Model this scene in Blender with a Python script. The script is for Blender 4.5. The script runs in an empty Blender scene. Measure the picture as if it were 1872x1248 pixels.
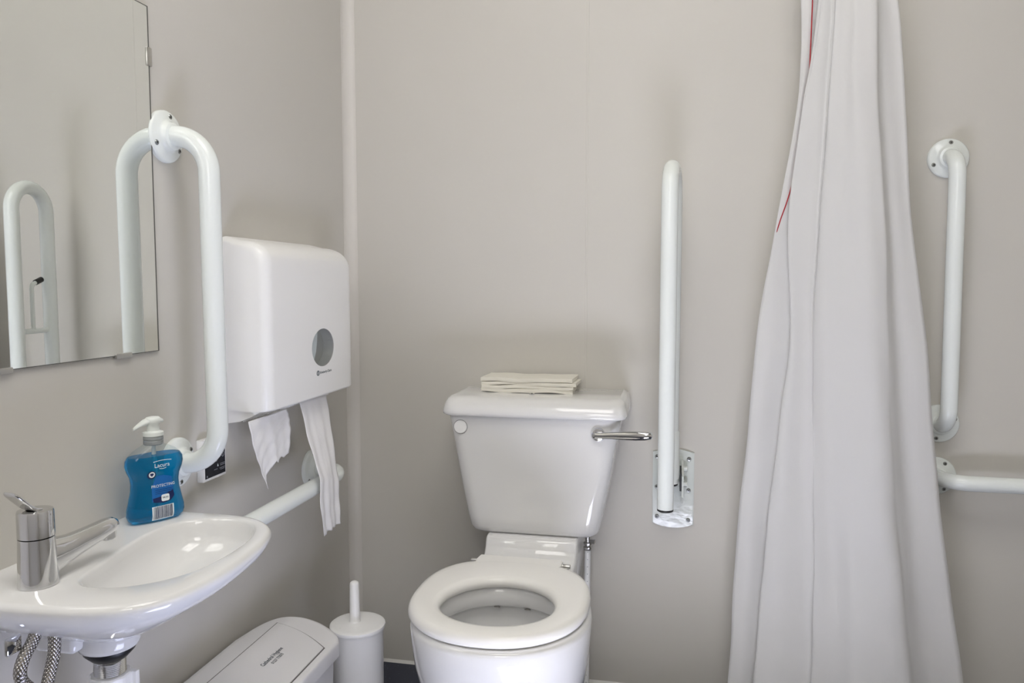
import bpy, bmesh, math, random
from mathutils import Vector, Matrix
R = math.radians
random.seed(5)
sc = bpy.context.scene
COL = sc.collection

# ------------------------------------------------------------------ camera
CAM = Vector((0.763, -1.75, 0.932))
PITCH, YAW, FPX = R(4.26), R(11.65), 1410.0
cd = bpy.data.cameras.new('camera'); cam = bpy.data.objects.new('camera', cd); COL.objects.link(cam)
cam.location = CAM
cam.rotation_euler = (R(90) - PITCH, 0, YAW)
cd.sensor_fit = 'HORIZONTAL'; cd.sensor_width = 36.0; cd.lens = 36.0 * FPX / 1872.0
cd.clip_start = 0.02
sc.camera = cam

# ------------------------------------------------------------------ light
w = bpy.data.worlds.new('world'); sc.world = w; w.use_nodes = True
bg = w.node_tree.nodes['Background']
bg.inputs['Color'].default_value = (1.0, 0.975, 0.94, 1)
SKY = 3.2
bg.inputs['Strength'].default_value = SKY
sd = bpy.data.lights.new('sun', 'SUN'); sun = bpy.data.objects.new('sun', sd); COL.objects.link(sun)
sd.energy = 333.0; sd.angle = R(0.53); sd.color = (1.0, 0.965, 0.92)
SUN_EL, SUN_AZ = R(57), R(3)      # azimuth: drift towards +x
sun.rotation_euler = (R(90) - SUN_EL, 0, -SUN_AZ)   # shines along +y and down
ld_ = bpy.data.lights.new('added_overhead_fill', 'AREA'); added_fill = bpy.data.objects.new('added_overhead_fill', ld_); COL.objects.link(added_fill)  # overhead fill added to brighten upward-facing surfaces
ADDED_FILL = 7.0
ld_.shape = 'RECTANGLE'; ld_.size = 0.9; ld_.size_y = 0.9; ld_.energy = ADDED_FILL; ld_.color = (1.0, 0.97, 0.93)
added_fill.location = (0.75, -1.30, 2.345)
sc.view_settings.view_transform = 'Standard'; sc.view_settings.look = 'None'
sc.view_settings.exposure = 1.1; sc.view_settings.gamma = 1.0
sc.view_settings.use_curve_mapping = False
cy = sc.cycles
cy.max_bounces = 14; cy.diffuse_bounces = 8; cy.glossy_bounces = 6; cy.transmission_bounces = 10
cy.sample_clamp_indirect = 0.0
cy.use_guiding = True

# ------------------------------------------------------------------ materials
def mat(name, col, rough=0.5, metal=0.0, spec=0.5, trans=0.0, ior=1.45, coat=0.0, bump=None, vary=None):
    m = bpy.data.materials.new(name); m.use_nodes = True
    nt = m.node_tree; b = nt.nodes['Principled BSDF']
    b.inputs['Base Color'].default_value = (*col, 1)
    b.inputs['Roughness'].default_value = rough
    b.inputs['Metallic'].default_value = metal
    b.inputs['Specular IOR Level'].default_value = spec
    b.inputs['Transmission Weight'].default_value = trans
    b.inputs['IOR'].default_value = ior
    b.inputs['Coat Weight'].default_value = coat
    if bump or vary:
        tc = nt.nodes.new('ShaderNodeTexCoord')
    if bump:
        sc_, st, dist = bump
        n = nt.nodes.new('ShaderNodeTexNoise'); n.inputs['Scale'].default_value = sc_; n.inputs['Detail'].default_value = 3
        nt.links.new(tc.outputs['Object'], n.inputs['Vector'])
        bp = nt.nodes.new('ShaderNodeBump'); bp.inputs['Strength'].default_value = st; bp.inputs['Distance'].default_value = dist
        nt.links.new(n.outputs['Fac'], bp.inputs['Height']); nt.links.new(bp.outputs['Normal'], b.inputs['Normal'])
    if vary:
        sc_, amt = vary
        n = nt.nodes.new('ShaderNodeTexNoise'); n.inputs['Scale'].default_value = sc_; n.inputs['Detail'].default_value = 4
        nt.links.new(tc.outputs['Object'], n.inputs['Vector'])
        r = nt.nodes.new('ShaderNodeValToRGB')
        r.color_ramp.elements[0].position = 0.3; r.color_ramp.elements[1].position = 0.7
        r.color_ramp.elements[0].color = (*[c * (1 - amt) for c in col], 1)
        r.color_ramp.elements[1].color = (*[min(1, c * (1 + amt)) for c in col], 1)
        nt.links.new(n.outputs['Fac'], r.inputs['Fac']); nt.links.new(r.outputs['Color'], b.inputs['Base Color'])
    return m

M = {}
M['wall'] = mat('wall_panel_pvc', (0.605, 0.586, 0.546), 0.42, spec=0.35, bump=(3.0, 0.05, 0.01), vary=(2.2, 0.012))
M['trim'] = mat('corner_trim_pvc', (0.68, 0.655, 0.62), 0.35, spec=0.45)
M['ceiling'] = mat('ceiling_darkened_grey', (0.25, 0.245, 0.235), 0.7)  # unseen ceiling, darkened so less light bounces onto the upper walls
M['ceramic'] = mat('white_ceramic', (0.77, 0.77, 0.77), 0.07, spec=0.55, coat=0.2)
M['plastic'] = mat('white_plastic', (0.90, 0.90, 0.90), 0.28, spec=0.5)
M['seat'] = mat('cream_white_seat', (0.88, 0.87, 0.84), 0.22, spec=0.5)
M['enamel'] = mat('white_enamel_tube', (0.82, 0.86, 0.85), 0.16, spec=0.5)
M['enamel_plate'] = mat('white_enamel_plate', (0.72, 0.76, 0.74), 0.12, spec=0.6, bump=(55.0, 0.25, 0.002))
M['binplastic'] = mat('pale_grey_bin_plastic', (0.80, 0.795, 0.81), 0.4, spec=0.4)
M['chrome'] = mat('chrome', (0.70, 0.70, 0.70), 0.05, metal=1.0)
M['steel'] = mat('dull_steel', (0.55, 0.54, 0.52), 0.28, metal=1.0)
M['screw'] = mat('screw_steel', (0.34, 0.35, 0.34), 0.3, metal=1.0)
M['dark'] = mat('slot_shade_dark', (0.03, 0.03, 0.03), 0.5)
M['joint'] = mat('shadow_joint_grey', (0.25, 0.25, 0.26), 0.6)
M['dark_soft'] = mat('hole_shade_grey', (0.22, 0.21, 0.20), 0.5)
M['black'] = mat('black_rubber', (0.012, 0.012, 0.013), 0.4)
M['panel_black'] = mat('black_panel_face', (0.012, 0.014, 0.022), 0.2)
M['print_grey'] = mat('grey_print', (0.25, 0.26, 0.28), 0.5)
M['print_dark'] = mat('dark_print', (0.07, 0.09, 0.11), 0.6)
M['paper'] = mat('white_tissue_paper', (0.84, 0.835, 0.85), 0.9, spec=0.1, bump=(160.0, 0.2, 0.001))
M['paper_cream'] = mat('cream_paper_towel', (0.80, 0.775, 0.70), 0.9, spec=0.1, bump=(120.0, 0.15, 0.001))
M['mirror'] = mat('mirror_silver', (0.86, 0.88, 0.865), 0.01, metal=1.0)
M['mirror_edge'] = mat('mirror_edge', (0.10, 0.10, 0.09), 0.4)
M['red'] = mat('red_cord', (0.42, 0.02, 0.03), 0.6)
M['print_white'] = mat('white_print', (0.86, 0.92, 0.95), 0.5)
M['label_blue'] = mat('label_mid_blue', (0.01, 0.14, 0.46), 0.3)
M['label_navy'] = mat('label_navy', (0.01, 0.02, 0.10), 0.3)
M['pump'] = mat('white_pump_plastic', (0.80, 0.84, 0.82), 0.3)
M['grey_inside'] = mat('dispenser_inside_grey', (0.42, 0.40, 0.39), 0.6)
M['sealant'] = mat('white_sealant', (0.7, 0.69, 0.67), 0.4)
M['outside'] = mat('outside_ground', (0.03, 0.035, 0.025), 0.9)
M['added_window_frame'] = mat('added_window_frame_white', (0.8, 0.8, 0.8), 0.3)

def floor_mat():
    m = mat('navy_speckled_vinyl', (0.045, 0.05, 0.085), 0.35, spec=0.4)
    nt = m.node_tree; b = nt.nodes['Principled BSDF']
    tc = nt.nodes.new('ShaderNodeTexCoord')
    v = nt.nodes.new('ShaderNodeTexVoronoi'); v.inputs['Scale'].default_value = 90
    nt.links.new(tc.outputs['Object'], v.inputs['Vector'])
    r = nt.nodes.new('ShaderNodeValToRGB')
    r.color_ramp.elements[0].position = 0.05; r.color_ramp.elements[0].color = (0.13, 0.145, 0.20, 1)
    r.color_ramp.elements[1].position = 0.16; r.color_ramp.elements[1].color = (0.040, 0.045, 0.068, 1)
    nt.links.new(v.outputs['Distance'], r.inputs['Fac']); nt.links.new(r.outputs['Color'], b.inputs['Base Color'])
    return m
M['floor'] = floor_mat()

def clear_plastic():
    m = bpy.data.materials.new('clear_plastic'); m.use_nodes = True; nt = m.node_tree; nt.nodes.clear()
    o = nt.nodes.new('ShaderNodeOutputMaterial'); mx = nt.nodes.new('ShaderNodeMixShader')
    t = nt.nodes.new('ShaderNodeBsdfTransparent'); t.inputs['Color'].default_value = (0.92, 0.95, 0.955, 1)
    g = nt.nodes.new('ShaderNodeBsdfGlossy'); g.inputs['Roughness'].default_value = 0.08
    lw = nt.nodes.new('ShaderNodeLayerWeight'); lw.inputs['Blend'].default_value = 0.25
    f = nt.nodes.new('ShaderNodeMath'); f.operation = 'MULTIPLY_ADD'; f.inputs[1].default_value = 0.22; f.inputs[2].default_value = 0.02
    nt.links.new(lw.outputs['Facing'], f.inputs[0])
    nt.links.new(f.outputs[0], mx.inputs[0]); nt.links.new(t.outputs[0], mx.inputs[1]); nt.links.new(g.outputs[0], mx.inputs[2])
    nt.links.new(mx.outputs[0], o.inputs['Surface'])
    return m
M['clear'] = clear_plastic()
M['liquid'] = mat('blue_soap_liquid', (0.003, 0.33, 0.68), 0.06, trans=0.88, ior=1.15, spec=0.4)

def curtain_mat():
    m = bpy.data.materials.new('white_curtain_fabric'); m.use_nodes = True; nt = m.node_tree; nt.nodes.clear()
    o = nt.nodes.new('ShaderNodeOutputMaterial'); mx = nt.nodes.new('ShaderNodeMixShader'); mx.inputs[0].default_value = 0.3
    p = nt.nodes.new('ShaderNodeBsdfPrincipled'); p.inputs['Base Color'].default_value = (0.82, 0.82, 0.82, 1); p.inputs['Roughness'].default_value = 0.5
    p.inputs['Specular IOR Level'].default_value = 0.3
    t = nt.nodes.new('ShaderNodeBsdfTranslucent'); t.inputs['Color'].default_value = (0.80, 0.79, 0.78, 1)
    tc = nt.nodes.new('ShaderNodeTexCoord'); mp = nt.nodes.new('ShaderNodeMapping'); mp.inputs['Scale'].default_value = (30, 30, 6)
    n = nt.nodes.new('ShaderNodeTexNoise'); n.inputs['Scale'].default_value = 1.0; n.inputs['Detail'].default_value = 4
    bp = nt.nodes.new('ShaderNodeBump'); bp.inputs['Strength'].default_value = 0.25; bp.inputs['Distance'].default_value = 0.004
    nt.links.new(tc.outputs['Object'], mp.inputs['Vector']); nt.links.new(mp.outputs[0], n.inputs['Vector'])
    nt.links.new(n.outputs['Fac'], bp.inputs['Height']); nt.links.new(bp.outputs[0], p.inputs['Normal'])
    nt.links.new(p.outputs[0], mx.inputs[1]); nt.links.new(t.outputs[0], mx.inputs[2]); nt.links.new(mx.outputs[0], o.inputs['Surface'])
    return m
M['curtain'] = curtain_mat()

def braid_mat():
    m = mat('braided_steel', (0.55, 0.53, 0.50), 0.3, metal=1.0)
    nt = m.node_tree; b = nt.nodes['Principled BSDF']
    uv = nt.nodes.new('ShaderNodeUVMap')
    outs = []
    for ang in (1, -1):
        mp = nt.nodes.new('ShaderNodeMapping'); mp.inputs['Scale'].default_value = (3.0, 3.0 * ang, 1)
        w_ = nt.nodes.new('ShaderNodeTexWave'); w_.wave_type = 'BANDS'; w_.bands_direction = 'DIAGONAL'; w_.inputs['Scale'].default_value = 1.0
        nt.links.new(uv.outputs[0], mp.inputs['Vector']); nt.links.new(mp.outputs[0], w_.inputs['Vector']); outs.append(w_.outputs['Fac'])
    mu = nt.nodes.new('ShaderNodeMath'); mu.operation = 'MULTIPLY'
    nt.links.new(outs[0], mu.inputs[0]); nt.links.new(outs[1], mu.inputs[1])
    r = nt.nodes.new('ShaderNodeValToRGB'); r.color_ramp.elements[0].color = (0.22, 0.20, 0.18, 1); r.color_ramp.elements[1].color = (0.72, 0.70, 0.67, 1)
    r.color_ramp.elements[1].position = 0.5
    nt.links.new(mu.outputs[0], r.inputs['Fac']); nt.links.new(r.outputs[0], b.inputs['Base Color'])
    bp = nt.nodes.new('ShaderNodeBump'); bp.inputs['Strength'].default_value = 0.6; bp.inputs['Distance'].default_value = 0.001
    nt.links.new(mu.outputs[0], bp.inputs['Height']); nt.links.new(bp.outputs[0], b.inputs['Normal'])
    return m
M['braid'] = braid_mat()

# ------------------------------------------------------------------ helpers
def tag(o, label=None, cat=None, group=None, kind=None):
    if label: o['label'] = label
    if cat: o['category'] = cat
    if group: o['group'] = group
    if kind: o['kind'] = kind
    return o

def root(name, loc, label, cat, group=None):
    o = bpy.data.objects.new(name, None); COL.objects.link(o); o.location = loc; o.empty_display_size = 0.05
    return tag(o, label, cat, group)

def worldloc(o):
    v = Vector((0, 0, 0))
    while o is not None:
        v += Vector(o.location); o = o.parent
    return v

def obj(name, bm, m, parent=None, smooth=True, angle=40, mats=None, at=None):
    """link bm (world coordinates) as one object; its origin is its parent's, or `at`"""
    off = worldloc(parent) if parent else Vector(at or (0, 0, 0))
    bmesh.ops.recalc_face_normals(bm, faces=bm.faces)
    if off.length > 0:
        bmesh.ops.translate(bm, verts=bm.verts, vec=-off)
    me = bpy.data.meshes.new(name); bm.to_mesh(me); bm.free()
    for mm in (mats or [m]): me.materials.append(mm)
    if smooth:
        for p in me.polygons: p.use_smooth = True
        me.set_sharp_from_angle(angle=R(angle))
    o = bpy.data.objects.new(name, me); COL.objects.link(o)
    if parent: o.parent = parent
    else: o.location = off
    return o

def add_box(bm, x0, x1, y0, y1, z0, z1, bevel=0.0, seg=2):
    b = bmesh.new()
    bmesh.ops.create_cube(b, size=1)
    for v in b.verts:
        v.co = Vector(((x0 + x1) / 2 + v.co.x * (x1 - x0), (y0 + y1) / 2 + v.co.y * (y1 - y0), (z0 + z1) / 2 + v.co.z * (z1 - z0)))
    if bevel: bmesh.ops.bevel(b, geom=b.edges[:], offset=bevel, segments=seg, profile=0.5, affect='EDGES')
    merge(bm, b); return bm

def merge(bm, b):
    me = bpy.data.meshes.new('tmp'); b.to_mesh(me); b.free(); bm.from_mesh(me); bpy.data.meshes.remove(me)

def box(*a, **k): return add_box(bmesh.new(), *a, **k)

def loft(bm, rings, closed=True, cap0=True, cap1=True):
    vr = [[bm.verts.new(p) for p in r] for r in rings]
    n = len(vr[0])
    for a, b in zip(vr, vr[1:]):
        for i in range(n if closed else n - 1):
            j = (i + 1) % n
            try: bm.faces.new((a[i], a[j], b[j], b[i]))
            except ValueError: pass
    if closed and cap0: bm.faces.new(vr[0][::-1])
    if closed and cap1: bm.faces.new(vr[-1])
    return vr

def frame(d):
    d = Vector(d).normalized()
    a = Vector((0, 0, 1)) if abs(d.z) < 0.9 else Vector((1, 0, 0))
    u = d.cross(a).normalized(); v = d.cross(u).normalized()
    return u, v

def lathe(bm, prof, base=(0, 0, 0), axis=(0, 0, 1), n=32, cap0=True, cap1=True):
    """prof: list of (radius, height along axis)"""
    ax = Vector(axis).normalized(); u, v = frame(ax); B = Vector(base)
    rings = [[B + ax * h + (u * math.cos(2 * math.pi * i / n) + v * math.sin(2 * math.pi * i / n)) * max(r, 1e-5) for i in range(n)] for r, h in prof]
    loft(bm, rings, True, cap0, cap1); return bm

def round_path(pts, rad, seg=8):
    """polyline with filleted corners"""
    pts = [Vector(p) for p in pts]
    if not isinstance(rad, (list, tuple)): rad = [rad] * len(pts)
    out = [pts[0]]
    for i in range(1, len(pts) - 1):
        a, b, c = pts[i - 1], pts[i], pts[i + 1]
        d1, d2 = (a - b).normalized(), (c - b).normalized()
        th = d1.angle(d2)
        if th > math.pi - 0.02: out.append(b); continue
        t = rad[i] / math.tan(th / 2)
        t = min(t, (a - b).length * 0.98, (c - b).length * 0.98); r = t * math.tan(th / 2)
        cen = b + (d1 + d2).normalized() * (r / math.sin(th / 2))
        s, e = (b + d1 * t) - cen, (b + d2 * t) - cen
        tot = s.angle(e); ax = s.cross(e).normalized()
        for k in range(seg + 1):
            out.append(cen + Matrix.Rotation(tot * k / seg, 3, ax) @ s)
    out.append(pts[-1]); return out

def smooth_path(pts, n=40):
    P = [Vector(p) for p in pts]; P = [2 * P[0] - P[1]] + P + [2 * P[-1] - P[-2]]
    out = []; segs = len(P) - 3; per = max(2, n // segs)
    for s in range(segs):
        a, b, c, d = P[s:s + 4]
        for k in range(per):
            t = k / per
            out.append(0.5 * ((2 * b) + (c - a) * t + (2 * a - 5 * b + 4 * c - d) * t * t + (3 * b - a - 3 * c + d) * t ** 3))
    out.append(P[-2]); return out

def tube(bm, path, r, n=16, cap=True, uv=False):
    path = [Vector(p) for p in path]
    N = len(path); rs = r if isinstance(r, (list, tuple)) else [r] * N
    t0 = (path[1] - path[0]).normalized(); u, _ = frame(t0); rings = []; L = [0.0]
    prev = t0
    for i, p in enumerate(path):
        t = (path[min(i + 1, N - 1)] - path[max(i - 1, 0)]).normalized()
        q = prev.rotation_difference(t); u = (q @ u); u = (u - t * u.dot(t)).normalized(); prev = t
        v = t.cross(u)
        rings.append([p + (u * math.cos(2 * math.pi * k / n) + v * math.sin(2 * math.pi * k / n)) * rs[i] for k in range(n)])
        if i: L.append(L[-1] + (p - path[i - 1]).length)
    vr = loft(bm, rings, True, cap, cap)
    if uv:
        lay = bm.loops.layers.uv.verify(); idx = {}
        for i, ring in enumerate(vr):
            for k, vv in enumerate(ring): idx[vv] = (i, k)
        for f in bm.faces:
            if len(f.verts) != 4: continue
            ks = [idx[l.vert][1] for l in f.loops]; wrap = 0 in ks and (n - 1) in ks
            for l in f.loops:
                i, k = idx[l.vert]
                l[lay].uv = ((n if wrap and k == 0 else k) / n * 2.0, L[i] / (math.pi * rs[0]))
    return bm

def rrect(hx, hy, r, n=6):
    """rounded rectangle outline (counter-clockwise) about the origin"""
    out = []
    for cx, cyy, a0 in ((hx - r, hy - r, 0), (-hx + r, hy - r, 90), (-hx + r, -hy + r, 180), (hx - r, -hy + r, 270)):
        for k in range(n + 1):
            a = R(a0 + 90 * k / n); out.append((cx + r * math.cos(a), cyy + r * math.sin(a)))
    return out

def plate(bm, outline, t, place):
    """extrude a 2-D outline by t; place(u, v, h) -> world"""
    loft(bm, [[place(u, v, 0) for u, v in outline], [place(u, v, t) for u, v in outline]]); return bm

def text_bm(body, size, extrude=0.0, align='CENTER', spacing=1.0, bold=0.0):
    c = bpy.data.curves.new('txt', 'FONT'); c.body = body; c.size = size; c.align_x = align; c.align_y = 'CENTER'; c.extrude = extrude
    c.space_character = spacing; c.resolution_u = 3; c.offset = bold * size
    o = bpy.data.objects.new('txt', c); COL.objects.link(o)
    dg = bpy.context.evaluated_depsgraph_get(); dg.update()
    me = bpy.data.meshes.new_from_object(o.evaluated_get(dg))
    bpy.data.objects.remove(o); bpy.data.curves.remove(c)
    b = bmesh.new(); b.from_mesh(me); bpy.data.meshes.remove(me); return b

def map_bm(b, f):
    for v in b.verts: v.co = f(v.co)
    return b

# ------------------------------------------------------------------ room
X1, YF, ZC = 1.98, -2.15, 2.35
def st(name, bm, m, label=None, **k):
    o = obj(name, bm, m, **k); o['kind'] = 'structure'
    if label: tag(o, label, name.split('_')[0])
    return o
st('floor', box(-0.05, X1 + 0.05, YF - 0.05, 0.05, -0.05, 0), M['floor'], 'dark navy speckled vinyl floor behind the toilet', smooth=False)
st('ceiling', box(-0.05, X1 + 0.05, YF - 0.05, 0.05, ZC, ZC + 0.05), M['ceiling'], 'plain darkened grey ceiling over the whole room', smooth=False)
wall_back = st('wall_back', box(-0.05, X1 + 0.05, 0, 0.05, 0, ZC), M['wall'], 'plain beige wall panel behind the toilet and shower curtain', smooth=False)
wall_left = st('wall_left', box(-0.05, 0, YF, 0, 0, ZC), M['wall'], 'plain beige wall panel carrying mirror, basin and dispenser', smooth=False)
st('wall_right', box(X1, X1 + 0.05, YF, 0, 0, ZC), M['wall'], 'plain beige side wall beyond the shower area', smooth=False)
# unseen front wall; its high window is made up to let the sun in
WX0, WX1, WZ0, WZ1 = 0.50, 0.98, 1.25, 2.0
b = bmesh.new()
add_box(b, -0.05, WX0, YF - 0.05, YF, 0, ZC); add_box(b, WX1, X1 + 0.05, YF - 0.05, YF, 0, ZC)
add_box(b, WX0, WX1, YF - 0.05, YF, 0, WZ0); add_box(b, WX0, WX1, YF - 0.05, YF, WZ1, ZC)
st('wall_front', b, M['wall'], 'plain beige wall behind the camera with an added high opening for sunlight', smooth=False)
b = bmesh.new(); f_ = 0.025
add_box(b, WX0, WX0 + f_, YF - 0.045, YF + 0.008, WZ0, WZ1); add_box(b, WX1 - f_, WX1, YF - 0.045, YF + 0.008, WZ0, WZ1)
add_box(b, WX0 + f_, WX1 - f_, YF - 0.045, YF + 0.008, WZ0, WZ0 + f_); add_box(b, WX0 + f_, WX1 - f_, YF - 0.045, YF + 0.008, WZ1 - f_, WZ1)
st('window_added_1', b, M['added_window_frame'], 'white framed window added unseen behind the camera to let sun in', smooth=False)
st('ground_outside', box(-6, 8, -12, YF - 0.1, -0.10, -0.05), M['outside'], smooth=False)
# concave corner trim between left and back wall
b = bmesh.new(); prof = [(0, -0.024)]
for k in range(13):
    a = R(180 - 90 * k / 12); prof.append((0.024 + 0.0235 * math.cos(a), -0.024 + 0.0235 * math.sin(a)))
prof += [(0.024, 0), (0, 0)]
loft(b, [[Vector((x, y, z)) for x, y in prof] for z in (0.0, ZC)])
st('trim_1', b, M['trim'], 'pale vertical plastic trim in the corner of the walls', angle=30)
b = bmesh.new(); loft(b, [[Vector((x, y, z)) for x, y in ((0.5715, 0), (0.572, -0.0005), (0.576, -0.0005), (0.5765, 0))] for z in (0.0, ZC)])
st('trim_2', b, M['wall'], 'faint vertical joint strip on the back wall above the cistern', angle=30)
b = bmesh.new(); loft(b, [[Vector((x, y, z)) for y, z in ((0, 0.006), (-0.004, 0.002), (-0.006, 0), (0, 0))] for x in (0.036, X1)])
st('trim_3', b, M['sealant'], 'thin pale sealant line where back wall meets floor', angle=30)

# ------------------------------------------------------------------ screws, flanges, grab rails
def screw_mesh():
    b = bmesh.new(); lathe(b, [(0.0042, 0), (0.0042, 0.0012), (0.0034, 0.0021), (0.0014, 0.0024)], n=14)
    # cross slot: raised dark bars paint the shade inside it
    c = bmesh.new(); add_box(c, -0.0022, 0.0022, -0.0006, 0.0006, 0.0021, 0.0026); add_box(c, -0.0006, 0.0006, -0.0022, 0.0022, 0.0021, 0.00262)
    n0 = len(b.faces); merge(b, c); b.faces.ensure_lookup_table()
    for f in b.faces[n0:]: f.material_index = 1
    me = bpy.data.meshes.new('screw'); b.to_mesh(me); b.free()
    me.materials.append(M['screw']); me.materials.append(M['dark'])
    for p in me.polygons: p.use_smooth = False
    return me
SCREW = screw_mesh()
def add_screw(pos, normal, parent, spin=0.4, scale=1.0):
    o = bpy.data.objects.new('screw', SCREW); COL.objects.link(o); o.parent = parent
    q = Vector((0, 0, 1)).rotation_difference(Vector(normal)); 
    o.rotation_mode = 'QUATERNION'; o.rotation_quaternion = q @ Matrix.Rotation(spin, 4, 'Z').to_quaternion()
    o.location = Vector(pos) - worldloc(parent); o.scale = (scale,) * 3
    return o

def flange(parent, pos, normal, screws, r=0.0395):
    b = bmesh.new()
    lathe(b, [(r, 0), (r, 0.0045), (r - 0.0012, 0.0065), (r - 0.004, 0.0078), (0.026, 0.0095), (0.0225, 0.012), (0.0205, 0.018), (0.0175, 0.0195)], base=pos, axis=normal, n=40)
    f = obj('flange', b, M['enamel'], parent)
    n = Vector(normal)
    for a in screws:
        if abs(n.x) > 0.5: d = Vector((0, math.cos(R(a)) * -n.x * -1, math.sin(R(a))))
        else: d = Vector((math.cos(R(a)), 0, math.sin(R(a))))
        add_screw(Vector(pos) + d * (r - 0.0085) + n * 0.0074, normal, f, spin=random.random())
    return f

def grab_rail(label, A, B, normal, off, rad, scrA, scrB, group='white tubular grab rails on the walls', tr=0.0158, skew=(0, 0, 0)):
    A, B, n = Vector(A), Vector(B), Vector(normal)
    r = root('grab_rail', (A + B) / 2, label, 'grab rail', group)
    b = bmesh.new()
    s = Vector(skew)
    path = round_path([A + n * 0.004, A + n * off + s, B + n * off + s, B + n * 0.004], rad, seg=12)
    tube(b, path, tr, n=24)
    obj('tube', b, M['enamel'], r)
    flange(r, A, n, scrA); flange(r, B, n, scrB)
    return r
grab_rail('white vertical grab rail mounted beside the mirror', (0, -0.684, 1.156), (0, -0.680, 0.651), (1, 0, 0), 0.0750, 0.056, (80, 205, 325), (30, 150, 270))
grab_rail('white horizontal grab rail low on the wall behind basin and paper', (0, -0.222, 0.5335), (0, -0.705, 0.5335), (1, 0, 0), 0.08, 0.05, (90, 225, 315), (90, 210, 330))
grab_rail('white vertical grab rail on the back wall right of the curtain', (1.313, 0, 1.188), (1.316, 0, 0.641), (0, -1, 0), 0.060, 0.042, (85, 205, 335), (20, 140, 260))
grab_rail('white horizontal grab rail disappearing behind the curtain at its wall end', (1.314, 0, 0.530), (1.88, 0, 0.528), (0, -1, 0), 0.062, 0.048, (60, 180, 300), (90, 210, 330))

# ------------------------------------------------------------------ drop-down rail
PX, PZ = 0.7735, 0.474
dr = root('drop_down_rail', (PX, 0, PZ), 'white hinged support rail folded upright on the wall beside the toilet', 'support rail')
out = []
HX, ZT, ZB = 0.0455, 0.0815, -0.0815
for k in range(9): out.append((HX - 2 * HX * k / 8, ZT + 0.008 * math.sin(math.pi * k / 8)))
for k in range(9): out.append((-HX + 2 * HX * k / 8, ZB - 0.009 * math.sin(math.pi * k / 8)))
b = bmesh.new(); plate(b, out, 0.006, lambda u, v, h: Vector((PX + u, -h, PZ + v)))
be = [e for e in b.edges if all(abs(v.co.y + 0.006) < 1e-5 for v in e.verts)]
bmesh.ops.bevel(b, geom=be, offset=0.002, segments=2, affect='EDGES')
wp = obj('wall_plate', b, M['enamel_plate'], dr, angle=25)
for dx, dz in ((-0.036, 0.071), (0.034, 0.068), (-0.036, 0.002), (0.034, -0.003), (-0.035, -0.066), (0.034, -0.071)):
    add_screw((PX + dx, -0.006, PZ + dz), (0, -1, 0), wp, spin=random.random(), scale=1.15)
# hinge bracket: two cheeks and two pivot bosses
b = bmesh.new()
for x in (0.742, 0.791):
    prof = [(0.0, PZ + 0.066), (-0.05, PZ + 0.060), (-0.075, PZ + 0.045), (-0.08, PZ + 0.0), (-0.06, PZ - 0.018), (-0.02, PZ - 0.022), (0.0, PZ - 0.03)]
    loft(b, [[Vector((x + dx, y, z)) for y, z in prof] for dx in (0, 0.004)])
obj('hinge_bracket', b, M['enamel_plate'], dr, angle=30)
b = bmesh.new()
for z in (PZ + 0.049, PZ + 0.015):
    lathe(b, [(0.0065, 0), (0.0065, 0.064), (0.0055, 0.065)], base=(0.739, -0.022, z), axis=(1, 0, 0), n=16)
obj('hinge_pin', b, M['enamel_plate'], dr)
def dpos(y, z):   # rail plane: front tube a touch left of the back tube
    return Vector((0.7665 - (-0.092 - y) * 0.08, y, z))
YB, YFR, ZTOP = -0.092, -0.205, 1.1635
path = [dpos(YB, PZ + 0.034)]
rr = (YB - YFR) / 2; cyy = (YB + YFR) / 2; zc = ZTOP - rr
for k in range(21):
    a = math.pi * k / 20; path.append(dpos(cyy + rr * math.cos(a), zc + rr * math.sin(a)))
path.append(dpos(YFR, 0.484))
b = bmesh.new(); tube(b, path, 0.0163, n=24); obj('tube', b, M['enamel'], dr)
b = bmesh.new(); lathe(b, [(0.0162, 0), (0.0162, 0.004), (0.014, 0.0055)], base=dpos(YFR, 0.4842), axis=(0, 0, -1), n=24); obj('end_cap', b, M['black'], dr)
b = bmesh.new(); lathe(b, [(0.0162, 0), (0.0162, 0.004), (0.014, 0.0055)], base=dpos(YB, PZ + 0.0345), axis=(0, 0, -1), n=24); obj('end_cap', b, M['black'], dr)
b = bmesh.new(); lathe(b, [(0.0185, 0), (0.0185, 0.10), (0.0158, 0.104)], base=dpos(YB, PZ + 0.045), axis=(0, 0, 1), n=24); obj('sleeve', b, M['enamel'], dr)
# black gasket between cheek and tube
b = bmesh.new(); prof = [(-0.03, PZ + 0.058), (-0.072, PZ + 0.05), (-0.074, PZ + 0.012), (-0.03, PZ + 0.006)]
loft(b, [[Vector((x, y, z)) for y, z in prof] for x in (0.7868, 0.7906)]); obj('gasket', b, M['black'], dr, angle=30)
# toilet roll holder between the two tubes
hb = root('x', (0, 0, 0), None, None); bpy.data.objects.remove(hb)
b = bmesh.new(); tube(b, [dpos(YB, 0.818), dpos(YFR, 0.818)], 0.0065, n=12); holder = obj('roll_holder_bar', b, M['enamel'], dr)
b = bmesh.new()
ym = -0.152
tube(b, round_path([dpos(ym, 0.818), dpos(ym, 0.930), dpos(ym + 0.030, 0.942)], 0.012), 0.0050, n=12); obj('roll_holder_arm', b, M['enamel'], dr)
b = bmesh.new(); tube(b, [dpos(ym + 0.013, 0.9355), dpos(ym + 0.034, 0.9435)], 0.0068, n=12); obj('roll_holder_tip', b, M['black'], dr)

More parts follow.
